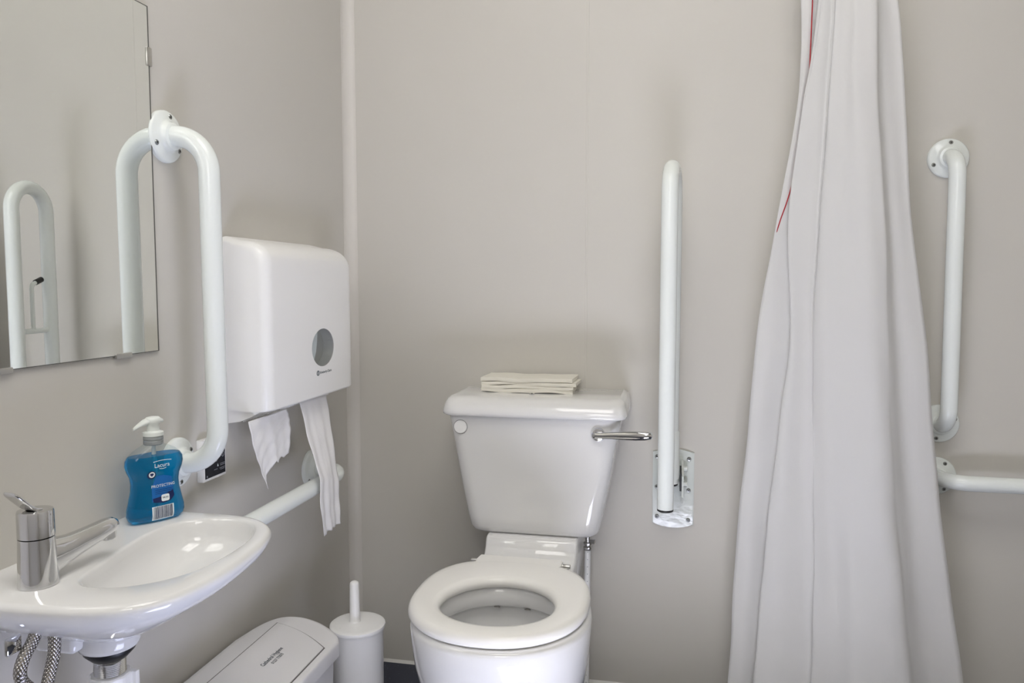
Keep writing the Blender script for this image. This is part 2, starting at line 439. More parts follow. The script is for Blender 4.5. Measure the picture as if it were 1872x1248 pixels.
# ------------------------------------------------------------------ mirror
MY0, MY1, MZ0, MZ1 = -1.12, -0.7175, 0.8315, 1.338
mr = root('wall_mirror', (0, (MY0 + MY1) / 2, MZ0), 'frameless rectangular mirror clipped to the wall above the basin', 'mirror')
obj('mirror_glass', box(0.0005, 0.004, MY0, MY1, MZ0, MZ1), M['mirror'], mr, smooth=False)
g = bpy.data.objects['mirror_glass']; g.data.materials.append(M['mirror_edge'])
for p in g.data.polygons:
    if p.normal.x < 0.9: p.material_index = 1
b = bmesh.new(); add_box(b, 0.0039, 0.0043, MY1 - 0.0016, MY1 + 0.0003, MZ0, MZ1); add_box(b, 0.0039, 0.0043, MY0, MY1, MZ0 - 0.0002, MZ0 + 0.0007); add_box(b, 0.0039, 0.0043, MY0, MY1, MZ1 - 0.0010, MZ1 + 0.0002)
tag(obj('mirror_edge', b, M['mirror_edge'], mr, smooth=False), 'thin dark ground edge of the mirror')
for (y, z, ver) in ((-0.7175, 1.2655, True), (-0.795, 0.8315, False), (-1.000, 0.8315, False), (-1.000, 1.338, False)):
    b = bmesh.new()
    if ver: add_box(b, 0.0003, 0.0062, y - 0.006, y + 0.0045, z - 0.0135, z + 0.0135, 0.0012)
    else:
        s = 1 if z > 1 else -1
        add_box(b, 0.0003, 0.0062, y - 0.016, y + 0.016, z - (0.003 if s > 0 else 0.0045), z + (0.0045 if s > 0 else 0.003), 0.0012)
    obj('clip', b, M['steel'], mr, angle=30)

# ------------------------------------------------------------------ paper towel dispenser
DY0, DY1, DZ0, DZ1, DX = -0.541, -0.1785, 0.7105, 1.0155, 0.0865
td = root('paper_towel_dispenser', (0, (DY0 + DY1) / 2, DZ0), 'large white plastic paper towel dispenser with oval window on the wall', 'dispenser')
def cover_bm():
    b = bmesh.new()
    def side(ins, dz):
        xf, zt_ = DX - ins, DZ1 - dz
        p = [(0.001, DZ0 + 0.0075), (0.018, DZ0 + 0.002), (0.038, DZ0 - 0.0012), (0.06, DZ0 - 0.001), (xf - 0.003, DZ0), (xf, DZ0 + 0.003), (xf, DZ0 + 0.10), (xf, zt_ - 0.05)]
        for k in range(1, 11):
            a = R(90 * k / 10); p.append((xf - 0.052 + 0.052 * math.cos(a), zt_ - 0.045 + 0.037 * math.sin(a)))
        p += [(0.018, zt_ - 0.004), (0.001, zt_)]
        return p
    R1, R2 = 0.020, 0.030; rows = []
    for k in range(9):
        a = R(90 * k / 8); rows.append((DY0 + R1 * (1 - math.sin(a)) if False else DY0 + R1 * (1 - math.cos(a)), R1 * 0.9 * (1 - math.sin(a)), 0.010 * (1 - math.sin(a))))
    for k in range(9):
        a = R(90 * k / 8); rows.append((DY1 - R2 + R2 * math.sin(a), 0.012 * (1 - math.cos(a)), R2 * (1 - math.cos(a))))
    loft(b, [[Vector((x, y, z)) for x, z in side(i, d)] for y, i, d in rows])
    caps = [f for f in b.faces if len(f.verts) > 4]
    bmesh.ops.inset_individual(b, faces=caps, thickness=0.0008)
    return b
cov = obj('cover', cover_bm(), M['plastic'], td, angle=35)
# oval window: cut through the cover front, recessed grey interior behind
WY, WZ, WA, WB = -0.3285, 0.8065, 0.0490, 0.0375
me_cut = bmesh.new(); loft(me_cut, [[Vector((x, WY + WA * math.cos(2 * math.pi * k / 40), WZ + WB * math.sin(2 * math.pi * k / 40))) for k in range(40)] for x in (0.064, 0.2)])
cutter = obj('cutter', me_cut, M['grey_inside'], None)
bo = cov.modifiers.new('cut', 'BOOLEAN'); bo.operation = 'DIFFERENCE'; bo.object = cutter; bo.solver = 'EXACT'
dg = bpy.context.evaluated_depsgraph_get(); dg.update()
nm = bpy.data.meshes.new_from_object(cov.evaluated_get(dg)); cov.modifiers.clear(); old = cov.data; cov.data = nm; bpy.data.meshes.remove(old)
nm.materials.clear(); nm.materials.append(M['plastic']); nm.materials.append(M['grey_inside'])
off = worldloc(td)
for p in nm.polygons:
    c = p.center + off; p.material_index = 0
    if c.x < DX - 0.0008 and ((c.y - WY) / (WA * 1.02)) ** 2 + ((c.z - WZ) / (WB * 1.02)) ** 2 < 1.0 and c.x > 0.04: p.material_index = 1
for p in nm.polygons: p.use_smooth = True
nm.set_sharp_from_angle(angle=R(30))
bpy.data.objects.remove(cutter)
# white paper seen in the window, and a clear window pane
rb = bmesh.new(); loft(rb, [[Vector((x, WY + dy * 1.62, WZ + dz)) for dy, dz in ((-0.028, -0.012), (-0.026, 0.014), (-0.020, 0.025), (-0.003, 0.031), (-0.0045, 0.012), (-0.0075, -0.008), (-0.014, -0.026), (-0.021, -0.024))] for x in (0.0645, 0.077)])
obj('paper_roll', rb, M['paper'], td, angle=30)
b = bmesh.new(); plate(b, [((WA - 0.0003) * math.cos(2 * math.pi * k / 40), (WB - 0.0003) * math.sin(2 * math.pi * k / 40)) for k in range(40)], 0.0015, lambda u, v, h: Vector((DX - 0.003 + h, WY + u, WZ + v)))
obj('window_pane', b, M['clear'], td, angle=30)
# brand print
b = text_bm('Kimberly-Clark', 0.0068, bold=0.012)
map_bm(b, lambda c: Vector((DX + 0.0004, -0.319 + c.x * 1.25, 0.7575 + c.y)))
tx = obj('brand_print', b, M['print_dark'], td, smooth=False)
b = bmesh.new(); loft(b, [[Vector((DX + 0.0004, -0.3535 + r_ * 0.0062 * math.cos(2 * math.pi * k / 20), 0.7575 + r_ * 0.0052 * math.sin(2 * math.pi * k / 20))) for k in range(20)] for r_ in (1.0, 0.66)], cap0=False, cap1=False)
add_box(b, DX + 0.0002, DX + 0.0004, -0.3545, -0.3525, 0.7547, 0.7603)
obj('logo_ring', b, M['print_dark'], td, smooth=False)
# rear housing with serrated tear bar underneath
b = bmesh.new()
prof = [(0.001, 0.6875), (0.026, 0.6915), (0.047, 0.700), (0.066, 0.7100), (0.066, 0.73), (0.001, 0.76)]
loft(b, [[Vector((x, y, z)) for x, z in prof] for y in (DY0 + 0.0045, DY1 - 0.012)])
obj('rear_housing', b, M['plastic'], td, angle=20)
b = bmesh.new(); n = 64; y0, y1 = DY0 + 0.006, DY1 - 0.012
edge = []
for i in range(n * 2 + 1):
    y = y0 + (y1 - y0) * i / (2 * n); edge.append((y, 0.0 if i % 2 else 0.0028))
low = [Vector((0.030, y, 0.6905 + d)) for y, d in edge]; hi = [Vector((0.030, y, 0.700)) for y, _ in edge]
low2 = [v + Vector((0.0016, 0, 0)) for v in low]; hi2 = [v + Vector((0.0016, 0, 0)) for v in hi]
loft(b, [low, low2, hi2, hi, low], closed=False)
obj('tear_bar', b, M['plastic'], td, smooth=False)

# hanging paper strips
def strip(name, label, L, Rr, xs, ripple, bottom, n_u=28, n_v=36, seed=1):
    """L, Rr: left / right edge polylines (y, z) from top; xs: x at top and bottom"""
    rnd = random.Random(seed); ph = [rnd.uniform(0, 6.28) for _ in range(6)]
    Ls = smooth_path([Vector((y, z, 0)) for y, z in L], 60); Rs = smooth_path([Vector((y, z, 0)) for y, z in Rr], 60)
    def at(P, t):
        f = t * (len(P) - 1); i = min(int(f), len(P) - 2); return P[i].lerp(P[i + 1], f - i)
    b = bmesh.new(); rows = []
    for j in range(n_v + 1):
        t = j / n_v; row = []
        for i in range(n_u + 1):
            u = i / n_u
            te = t * (bottom(u))
            p = at(Ls, te).lerp(at(Rs, te), u)
            a = ripple * (0.35 + 0.65 * t)
            x = xs[0] + (xs[1] - xs[0]) * min(1.0, t / 0.55) + a * (math.sin(u * 11 + ph[0] + 0.8 * t) + 0.6 * math.sin(u * 23 + ph[1] - 1.5 * t) + 0.3 * math.sin(u * 5 + t * 9 + ph[2])) + ripple * 0.35 * math.sin(t * 26 + u * 7 + ph[3])
            row.append(Vector((x, p.x + ripple * 0.2 * math.sin(t * 17 + ph[4]), p.y)))
        rows.append(row)
    vr = loft(b, rows, closed=False)
    o = obj(name, b, M['paper'], None, angle=180, at=(xs[0], L[0][0], L[0][1]))
    so = o.modifiers.new('thickness', 'SOLIDIFY'); so.thickness = 0.0006
    tag(o, label, 'paper towel')
    return o
def jag(u, pts):
    for (a, va), (c, vc) in zip(pts, pts[1:]):
        if a <= u <= c: return va + (vc - va) * (u - a) / (c - a)
    return pts[-1][1]
j1 = [(0, 1.0), (0.08, 0.985), (0.13, 0.90), (0.18, 0.80), (0.27, 0.755), (0.4, 0.72), (0.5, 0.665), (0.58, 0.70), (0.66, 0.68), (0.75, 0.655), (0.85, 0.685), (1.0, 0.655)]
strip('paper_towel', 'short torn white paper strip with a long ragged tail under the dispenser',
      [(-0.567, 0.698), (-0.556, 0.650), (-0.540, 0.610), (-0.515, 0.568)], [(-0.432, 0.698), (-0.428, 0.668), (-0.436, 0.614), (-0.458, 0.560)], (0.0605, 0.064), 0.0017, lambda u: jag(u, j1), seed=3)
T2L = [(-0.3818, 0.7038), (-0.3925, 0.6372), (-0.3946, 0.5724), (-0.3966, 0.5056), (-0.3800, 0.4410)]
T2R = [(-0.2629, 0.7009), (-0.2846, 0.6274), (-0.3085, 0.5448), (-0.3097, 0.4841), (-0.3088, 0.4383)]
j2 = [(0, 1.0), (0.15, 0.995), (0.3, 0.975), (0.42, 0.985), (0.5, 0.962), (0.62, 0.972), (0.8, 0.962), (1.0, 0.965)]
strip('paper_towel', 'long twisted white paper strip hanging down over the low grab rail',
      T2L, T2R, (0.0605, 0.107), 0.0017, lambda u: jag(u, j2), n_v=52, seed=8)

# ------------------------------------------------------------------ alarm reset panel
ap = root('alarm_panel', (0, -0.594, 0.604), 'small white boxed alarm panel with black face behind the rail bend', 'alarm panel')
AY0, AY1, AZ0, AZ1 = -0.6275, -0.5615, 0.6045, 0.675
obj('casing', box(0, 0.013, AY0, AY1, AZ0, AZ1, bevel=0.002), M['plastic'], ap)
face = obj('face', box(0.0125, 0.0136, AY0 + 0.004, AY1 - 0.004, AZ0 + 0.005, AZ1 - 0.004), M['panel_black'], ap, smooth=False)
b = bmesh.new()
def on_face(y, z): return Vector((0.0139, y, z))
loft(b, [[on_face(-0.5725 + r_ * math.cos(2 * math.pi * k / 20), 0.6425 + r_ * math.sin(2 * math.pi * k / 20)) for k in range(20)] for r_ in (0.0050, 0.0036)], cap0=False, cap1=False)
add_box(b, 0.0137, 0.0139, -0.5733, -0.5717, 0.640, 0.645)
for y, z, ww, hh in ((-0.574, 0.627, 0.014, 0.001), (-0.574, 0.6245, 0.014, 0.001), (-0.575, 0.6195, 0.016, 0.001), (-0.575, 0.617, 0.012, 0.001), (-0.595, 0.634, 0.010, 0.002), (-0.619, 0.613, 0.003, 0.003), (-0.594, 0.620, 0.010, 0.001)):
    add_box(b, 0.0137, 0.0139, y - ww / 2, y + ww / 2, z - hh / 2, z + hh / 2)
obj('printed_marks', b, M['print_grey'], ap, smooth=False)
b = bmesh.new(); loft(b, [[on_face(-0.588 + dy, 0.626 + dz) for dy, dz in ((-0.0018, -0.002), (0.0018, -0.002), (0, 0.003))], [on_face(-0.588 + dy, 0.626 + dz) + Vector((0.0002, 0, 0)) for dy, dz in ((-0.0018, -0.002), (0.0018, -0.002), (0, 0.003))]])
obj('printed_triangle', b, M['print_white'], ap, smooth=False)

# ------------------------------------------------------------------ wash basin
ZR = 0.598
bs = root('wash_basin', (0.0, -0.93, 0.47), 'small white ceramic wall basin under the mirror', 'basin')
outl = [(0, -0.750), (0.06, -0.752), (0.13, -0.752), (0.18, -0.760), (0.222, -0.790), (0.245, -0.838), (0.255, -0.90), (0.257, -0.965), (0.245, -1.030), (0.215, -1.068), (0.165, -1.086), (0.10, -1.092), (0.05, -1.093), (0, -1.093)]
inl = [(0.120, -0.782), (0.165, -0.777), (0.198, -0.795), (0.220, -0.840), (0.227, -0.89), (0.223, -0.948), (0.204, -0.992), (0.168, -1.022), (0.128, -1.026), (0.108, -1.005), (0.098, -0.96), (0.085, -0.90), (0.080, -0.850), (0.090, -0.805)]
CB = Vector((0.135, -0.92))
def densify(poly, smooth):
    pts = [Vector((x, y, 0)) for x, y in poly]
    if smooth:
        q = pts[-3:] + pts + pts[:3]; d = smooth_path(q, 240); per = max(2, 240 // (len(q) - 1))
        return [Vector((p.x, p.y)) for p in d[3 * per:(3 + len(pts)) * per + 1]]
    d = smooth_path(pts, 200); d = [p for p in d] + [pts[0]]
    return [Vector((max(p.x, 0), p.y)) for p in d]
def polar(poly, N):
    out = []
    for i in range(N):
        a = 2 * math.pi * i / N; d = Vector((math.cos(a), math.sin(a))); best = None
        for p, q in zip(poly, poly[1:]):
            e = q - p; den = d.x * e.y - d.y * e.x
            if abs(den) < 1e-12: continue
            wv = p - CB; t = (wv.x * e.y - wv.y * e.x) / den; s = (wv.x * d.y - wv.y * d.x) / den
            if t > 0 and -1e-6 <= s <= 1 + 1e-6: best = t if best is None else min(best, t)
        out.append(CB + d * (best or 0.05))
    return out
NB = 128
PO = polar(densify(outl, False), NB); PI_ = polar(densify(inl, True), NB)
DRN = Vector((0.092, -0.950))
def sh(P, c, s): return [c + (p - c) * s for p in P]
def inward(P, d):
    out = []
    for p in P:
        v = (CB - p); q = p + v.normalized() * d
        if p.x < 1e-4: q.x = 0
        out.append(q)
    return out
rings = []
def ring(P, z, dz=None): rings.append([Vector((p.x, p.y, z)) for p in P])
for s, z in ((0.235, 0.514), (0.30, 0.5155), (0.46, 0.525), (0.64, 0.5415), (0.80, 0.5575), (0.91, 0.5695), (0.965, 0.5785), (0.99, 0.586), (1.0, 0.591)):
    P = []
    for p in PO:
        q = DRN + (p - DRN) * s
        if p.x < 1e-3: q.x = 0
        P.append(q)
    ring(P, z)
ring(inward(PO, 0.001), 0.5945); ring(inward(PO, 0.004), 0.5975); ring(inward(PO, 0.008), 0.5985)
def mixP(t): return [a.lerp(b_, t) for a, b_ in zip(PO, PI_)]
out_n = [p + (p - CB).normalized() * 0.0055 for p in PI_]
ring(out_n, 0.5982); ring([p + (p - CB).normalized() * 0.002 for p in PI_], 0.5972); ring(PI_, 0.5945)
BC = Vector((0.145, -0.90))
for s, z in ((0.985, 0.585), (0.968, 0.575), (0.935, 0.567), (0.83, 0.5565), (0.64, 0.546), (0.40, 0.538), (0.18, 0.5335)):
    ring(sh(PI_, BC, s), z)
b = bmesh.new(); loft(b, rings)
obj('basin_body', b, M['ceramic'], bs, angle=60)
# ceramic boss with mounting lug under the basin
b = bmesh.new()
lathe(b, [(0.034, 0.002), (0.036, -0.018), (0.034, -0.024), (0.0295, -0.0265)], base=(DRN.x, DRN.y, 0.5145), n=32)
add_box(b, 0.03, 0.085, -1.0, -0.95, 0.498, 0.522, 0.006, 3)
obj('underside_boss', b, M['ceramic'], bs, angle=50)
b = bmesh.new(); lathe(b, [(0.030, 0), (0.0295, -0.004), (0.021, -0.013), (0.0185, -0.014)], base=(DRN.x, DRN.y, 0.488), n=32)
obj('rubber_washer', b, M['black'], bs)
b = bmesh.new(); pr = [(0.0185, 0)]
for k in range(9): pr += [(0.0185, -0.0022 * k - 0.0006), (0.0176, -0.0022 * k - 0.0016)]
lathe(b, pr, base=(DRN.x, DRN.y, 0.474), n=32); obj('threaded_tail', b, M['chrome'], bs)
b = bmesh.new()
nn = 40; prof = []
for h, r_ in ((0, 0.0215), (-0.002, 0.0228), (-0.05, 0.0228), (-0.052, 0.021)):
    prof.append([Vector((DRN.x + (r_ + (0.0012 if (k // 2) % 2 else 0)) * math.cos(2 * math.pi * k / nn), DRN.y + (r_ + (0.0012 if (k // 2) % 2 else 0)) * math.sin(2 * math.pi * k / nn), 0.4545 + h)) for k in range(nn)])
loft(b, prof)
wt = root('waste_trap', (DRN.x, DRN.y, 0.37), 'white plastic waste trap with ribbed nut under the basin', 'waste trap')
obj('ribbed_nut', b, M['plastic'], wt, angle=30)
b = bmesh.new(); tube(b, round_path([(DRN.x, DRN.y, 0.405), (DRN.x, DRN.y, 0.25), (0.0, DRN.y, 0.25)], 0.03), 0.017, n=20); obj('pipe', b, M['plastic'], wt)
b = bmesh.new(); add_box(b, DRN.x + 0.012, DRN.x + 0.026, DRN.y + 0.012, DRN.y + 0.02, 0.41, 0.452, 0.002); obj('side_tab', b, M['plastic'], wt)

# ------------------------------------------------------------------ tap
TX, TY = 0.0770, -1.0365
tp = root('basin_tap', (TX, TY, ZR), 'chrome mixer tap with short spout on the basin deck', 'tap')
b = bmesh.new(); lathe(b, [(0.0200, 0.0004), (0.0206, 0.001), (0.0206, 0.003), (0.0202, 0.006), (0.0185, 0.050), (0.0183, 0.0545)], base=(TX, TY, ZR), n=48)
obj('body', b, M['chrome'], tp)
b = bmesh.new(); lathe(b, [(0.0176, 0.0552), (0.0186, 0.0558), (0.0184, 0.083), (0.0176, 0.0852), (0.013, 0.0858), (0.008, 0.085)], base=(TX, TY, ZR), n=48)
cp = obj('cartridge_cap', b, M['chrome'], tp)
# spout
SD = Vector((0.16, 0.987, 0)).normalized(); SN = Vector((SD.y, -SD.x, 0))
b = bmesh.new(); rr_ = []
for t, zc_, hh, ww in ((0.0, 0.026, 0.0235, 0.0160), (0.014, 0.0265, 0.0225, 0.0155), (0.024, 0.0275, 0.0200, 0.0148), (0.036, 0.0292, 0.0168, 0.0138), (0.050, 0.0318, 0.0145, 0.0128), (0.070, 0.0350, 0.0128, 0.0122), (0.088, 0.0378, 0.0118, 0.0116), (0.098, 0.0388, 0.0104, 0.0104), (0.104, 0.0390, 0.0070, 0.007), (0.106, 0.039, 0.0025, 0.0025)):
    c = Vector((TX, TY, ZR + zc_)) + SD * t
    rr_.append([c + SN * (ww * math.cos(2 * math.pi * k / 28)) + Vector((0, 0, hh * math.sin(2 * math.pi * k / 28))) for k in range(28)])
loft(b, rr_); spt = obj('spout', b, M['chrome'], tp, angle=60)
b = bmesh.new(); c = Vector((TX, TY, ZR + 0.0335)) + SD * 0.0930
lathe(b, [(0.0095, 0), (0.0095, -0.0085), (0.008, -0.010), (0.007, -0.0085)], base=c, axis=(0.0, -0.12, 1), n=24); obj('aerator', b, M['chrome'], tp)
# lever
b = bmesh.new(); lr = []
LD = Vector((-0.10, -0.99, 0)).normalized(); LN = Vector((LD.y, -LD.x, 0))
for t, z, hh, ww in ((-0.004, 0.0845, 0.0022, 0.0065), (0.004, 0.0865, 0.0030, 0.0080), (0.012, 0.0925, 0.0030, 0.0095), (0.020, 0.1005, 0.0028, 0.0102), (0.027, 0.1075, 0.0026, 0.0098), (0.030, 0.110, 0.0020, 0.0080)):
    c = Vector((TX, TY, ZR + z)) + LD * t
    lr.append([c + LN * (ww * su) + Vector((0, 0, hh * sv)) for su, sv in rrect(1, 1, 0.45, 4)])
loft(b, lr); obj('lever', b, M['chrome'], tp, angle=50)
# fixing plate under the basin
b = bmesh.new(); add_box(b, 0.070, 0.076, -1.080, -1.060, 0.534, 0.5535, 0.003); obj('fixing_bracket', b, M['chrome'], tp)
for nm_, lab, P in (('flexible_hose', 'left braided steel hose looping below the basin', [(0.080, -1.044, 0.552), (0.080, -1.051, 0.540), (0.080, -1.063, 0.528), (0.080, -1.0695, 0.514), (0.080, -1.066, 0.500), (0.082, -1.056, 0.486), (0.084, -1.045, 0.470), (0.086, -1.035, 0.44)]),
                    ('flexible_hose', 'right braided steel hose descending straight below the basin', [(0.094, -1.036, 0.550), (0.096, -1.038, 0.535), (0.0965, -1.041, 0.520), (0.096, -1.047, 0.502), (0.0985, -1.062, 0.470), (0.10, -1.072, 0.43)])):
    b = bmesh.new(); tube(b, smooth_path(P, 60), 0.0066, n=16, uv=True); o = obj(nm_, b, M['braid'], None, at=P[0]); tag(o, lab, 'hose', 'braided hoses under the basin')

# ------------------------------------------------------------------ soap bottle
BC3 = Vector((0.050, -0.799, ZR + 0.0008)); BD = Vector((0.468, 0.884, 0)).normalized(); BN = Vector((0.884, -0.468, 0)).normalized()
sb = root('soap_bottle', BC3, 'waisted bottle of blue hand soap with white pump on the basin', 'soap bottle')
PROF = [(0.0, 0.030, 0.010), (0.0012, 0.0345, 0.0135), (0.004, 0.0385, 0.0165), (0.010, 0.0405, 0.0185), (0.018, 0.0400, 0.0185), (0.030, 0.0372, 0.0178), (0.044, 0.0340, 0.0170), (0.055, 0.0332, 0.0168), (0.064, 0.0345, 0.0172), (0.073, 0.0385, 0.0182), (0.081, 0.0405, 0.0185), (0.088, 0.0398, 0.0182), (0.094, 0.0360, 0.0172), (0.100, 0.0285, 0.0155), (0.105, 0.0195, 0.0135), (0.108, 0.0135, 0.0118), (0.110, 0.0115, 0.0110)]
def prof_at(z):
    for (za, a1, b1), (zb, a2, b2) in zip(PROF, PROF[1:]):
        if za <= z <= zb:
            t = (z - za) / (zb - za); return a1 + (a2 - a1) * t, b1 + (b2 - b1) * t
    return PROF[-1][1:]
def bsurf(u, z, lift=0.0):
    """point on the front of the bottle: u = sideways offset, z = height above base"""
    a, bb = prof_at(z); e = 2.6
    s = max(0.0, 1 - abs(u / a) ** e); return BC3 + BD * u + BN * (bb * s ** (1 / e) + lift) + Vector((0, 0, z))
def bring(z, a, bb, n=48):
    e = 2.6; out = []
    for k in range(n):
        t = 2 * math.pi * k / n; c, s = math.cos(t), math.sin(t)
        out.append(BC3 + BD * (a * math.copysign(abs(c) ** (2 / e), c)) + BN * (bb * math.copysign(abs(s) ** (2 / e), s)) + Vector((0, 0, z)))
    return out
b = bmesh.new(); zs = [p[0] for p in PROF]
zz = sorted(set(zs + [i * 0.004 for i in range(28)]))
zz = [z for z in zz if z <= 0.110]
loft(b, [bring(z, *prof_at(z)) for z in zz]); obj('bottle_body', b, M['clear'], sb, angle=80)
b = bmesh.new(); zl = [z for z in zz if 0.001 < z < 0.0935] + [0.0935]
loft(b, [bring(z, prof_at(z)[0] - 0.0007, prof_at(z)[1] - 0.0007) for z in zl]); obj('liquid', b, M['liquid'], sb, angle=50)
b = bmesh.new(); lathe(b, [(0.0122, 0.108), (0.0132, 0.109), (0.0132, 0.1135), (0.0126, 0.1142), (0.0132, 0.115), (0.0132, 0.1185), (0.0120, 0.1205)], base=BC3, n=32)
obj('collar', b, mat('grey_clear_collar', (0.42, 0.45, 0.46), 0.25, trans=0.3), sb)
b = bmesh.new(); lathe(b, [(0.0137, 0.1205), (0.0137, 0.1255), (0.0115, 0.1265), (0.0085, 0.1275), (0.0080, 0.136), (0.0105, 0.139), (0.0108, 0.144), (0.0085, 0.1465), (0.003, 0.1475)], base=BC3, n=32)
ND = Vector((-0.55, -0.83, 0)).normalized(); NN = Vector((ND.y, -ND.x, 0))
nr = []
for t, z, hh, ww in ((-0.013, 0.1405, 0.0025, 0.0050), (-0.008, 0.1415, 0.0042, 0.0080), (0.006, 0.1415, 0.0050, 0.0085), (0.013, 0.1395, 0.0045, 0.0072), (0.019, 0.1365, 0.0034, 0.0055), (0.024, 0.1335, 0.0026, 0.0042), (0.0265, 0.132, 0.002, 0.003)):
    c = BC3 + ND * t + Vector((0, 0, z)); nr.append([c + NN * (ww * math.cos(2 * math.pi * k / 16)) + Vector((0, 0, hh * math.sin(2 * math.pi * k / 16))) for k in range(16)])
loft(b, nr); obj('pump', b, M['pump'], sb, angle=60)
b = bmesh.new(); lathe(b, [(0.0030, 0.02), (0.0030, 0.108)], base=BC3, n=12); obj('dip_tube', b, M['pump'], sb)
# label print on the curved front
def decal(name, outline, m, lift, z0=0, grid=None):
    """fill outline (u, z) on the bottle front as a fine strip mesh"""
    b = bmesh.new(); us = [p[0] for p in outline]; zs_ = [p[1] for p in outline]
    n = 24; rows = []
    P = [Vector(p) for p in outline] + [Vector(outline[0])]
    z_lo, z_hi = min(zs_), max(zs_)
    for i in range(n + 1):
        z = z_lo + (z_hi - z_lo) * (i + (1e-3 if i == 0 else -1e-3 if i == n else 0)) / n; xs = []
        for p, q in zip(P, P[1:]):
            if (p.y - z) * (q.y - z) <= 0 and abs(p.y - q.y) > 1e-9: xs.append(p.x + (q.x - p.x) * (z - p.y) / (q.y - p.y))
        if len(xs) < 2: continue
        lo, hi = min(xs), max(xs); rows.append([bsurf(lo + (hi - lo) * k / 10, z, lift) for k in range(11)])
    loft(b, rows, closed=False); return obj(name, b, m, sb, angle=180)
decal('label_patch', [(-0.0125, 0.030), (0.0185, 0.034), (0.0185, 0.050), (0.016, 0.062), (0.004, 0.066), (-0.006, 0.066), (-0.0125, 0.050)], M['label_blue'], 0.0003)
decal('label_band', [(-0.012, 0.0345), (0.0, 0.036), (0.018, 0.0425), (0.0195, 0.034), (0.014, 0.0285), (0.004, 0.0265), (-0.011, 0.029)], M['label_navy'], 0.0005)
def ellipse(u, z, a, c, n=24): return [(u + a * math.cos(2 * math.pi * k / n), z + c * math.sin(2 * math.pi * k / n)) for k in range(n)]
decal('label_badge', ellipse(-0.0125, 0.0685, 0.0058, 0.0058), M['label_navy'], 0.0006)
decal('badge_disc', ellipse(-0.0122, 0.0688, 0.0042, 0.0042), M['print_white'], 0.0008)
heart = [(-0.0122, 0.0663), (-0.0098, 0.0688), (-0.0098, 0.0703), (-0.0110, 0.0709), (-0.0122, 0.0699), (-0.0134, 0.0709), (-0.0146, 0.0703), (-0.0146, 0.0688)]
decal('badge_heart', heart, M['label_navy'], 0.0010)
decal('emblem', [(p[0] + 0.0058, p[1] + 0.0335) for p in rrect(0.0058, 0.0048, 0.0022, 4)], M['print_white'], 0.0008)
def label_text(name, body, size, u, z, m, lift=0.0009, spacing=1.0):
    b = text_bm(body, size, spacing=spacing)
    bmesh.ops.subdivide_edges(b, edges=[e for e in b.edges if e.calc_length() > 0.003], cuts=1)
    map_bm(b, lambda c: bsurf(u + c.x, z + c.y, lift)); return obj(name, b, m, sb, smooth=False)
label_text('print_brand', 'Lacura', 0.0082, 0.002, 0.0805, M['print_white'])
label_text('print_name', 'PROTECTING', 0.0056, 0.0038, 0.0513, M['print_white'])
label_text('print_emblem', '99.9%', 0.0036, 0.0058, 0.0337, M['label_navy'], 0.0012)
b = bmesh.new()
for (s0, z0, am, ww) in ((-0.0085, 0.0862, 0.0012, 0.026), (0.0, 0.0762, -0.0008, 0.010)):
    k = 10; up = [bsurf(-ww / 2 + 0.003 + ww * i / k, z0 + am * math.sin(math.pi * i / k) + 0.0004, 0.0008) for i in range(k + 1)]
    dn = [bsurf(-ww / 2 + 0.003 + ww * i / k, z0 + am * math.sin(math.pi * i / k) - 0.0003, 0.0008) for i in range(k + 1)]
    loft(b, [up, dn], closed=False)
obj('print_arc', b, M['print_white'], sb, smooth=False)
b = bmesh.new()
for i in range(3):
    rows = [[bsurf(-0.008 + 0.026 * k / 8, 0.0455 - 0.0026 * i + dz, 0.0009) for k in range(9)] for dz in (0, 0.0005)]
    loft(b, rows, closed=False)
obj('print_lines', b, M['label_navy'], sb, smooth=False)
BAR0, BAR1 = -0.0135, 0.0175
def barcode_lift(u): return 0.0006
rows = [[bsurf(BAR0 + (BAR1 - BAR0) * k / 12, 0.0035 + 0.0195 * j / 6, 0.0005) for k in range(13)] for j in range(7)]
b = bmesh.new(); loft(b, rows, closed=False); obj('barcode_ground', b, M['print_white'], sb, angle=180)
b = bmesh.new(); u = BAR0 + 0.0018; rnd = random.Random(4)
while u < BAR1 - 0.0022:
    wd = rnd.choice((0.0004, 0.0004, 0.0007, 0.001)); 
    loft(b, [[bsurf(u, 0.0050 + 0.0175 * j / 6, 0.0009) for j in range(7)], [bsurf(u + wd, 0.0050 + 0.0175 * j / 6, 0.0009) for j in range(7)]], closed=False)
    u += wd + rnd.choice((0.0004, 0.0006, 0.0009))
obj('barcode_bars', b, M['label_navy'], sb, smooth=False)

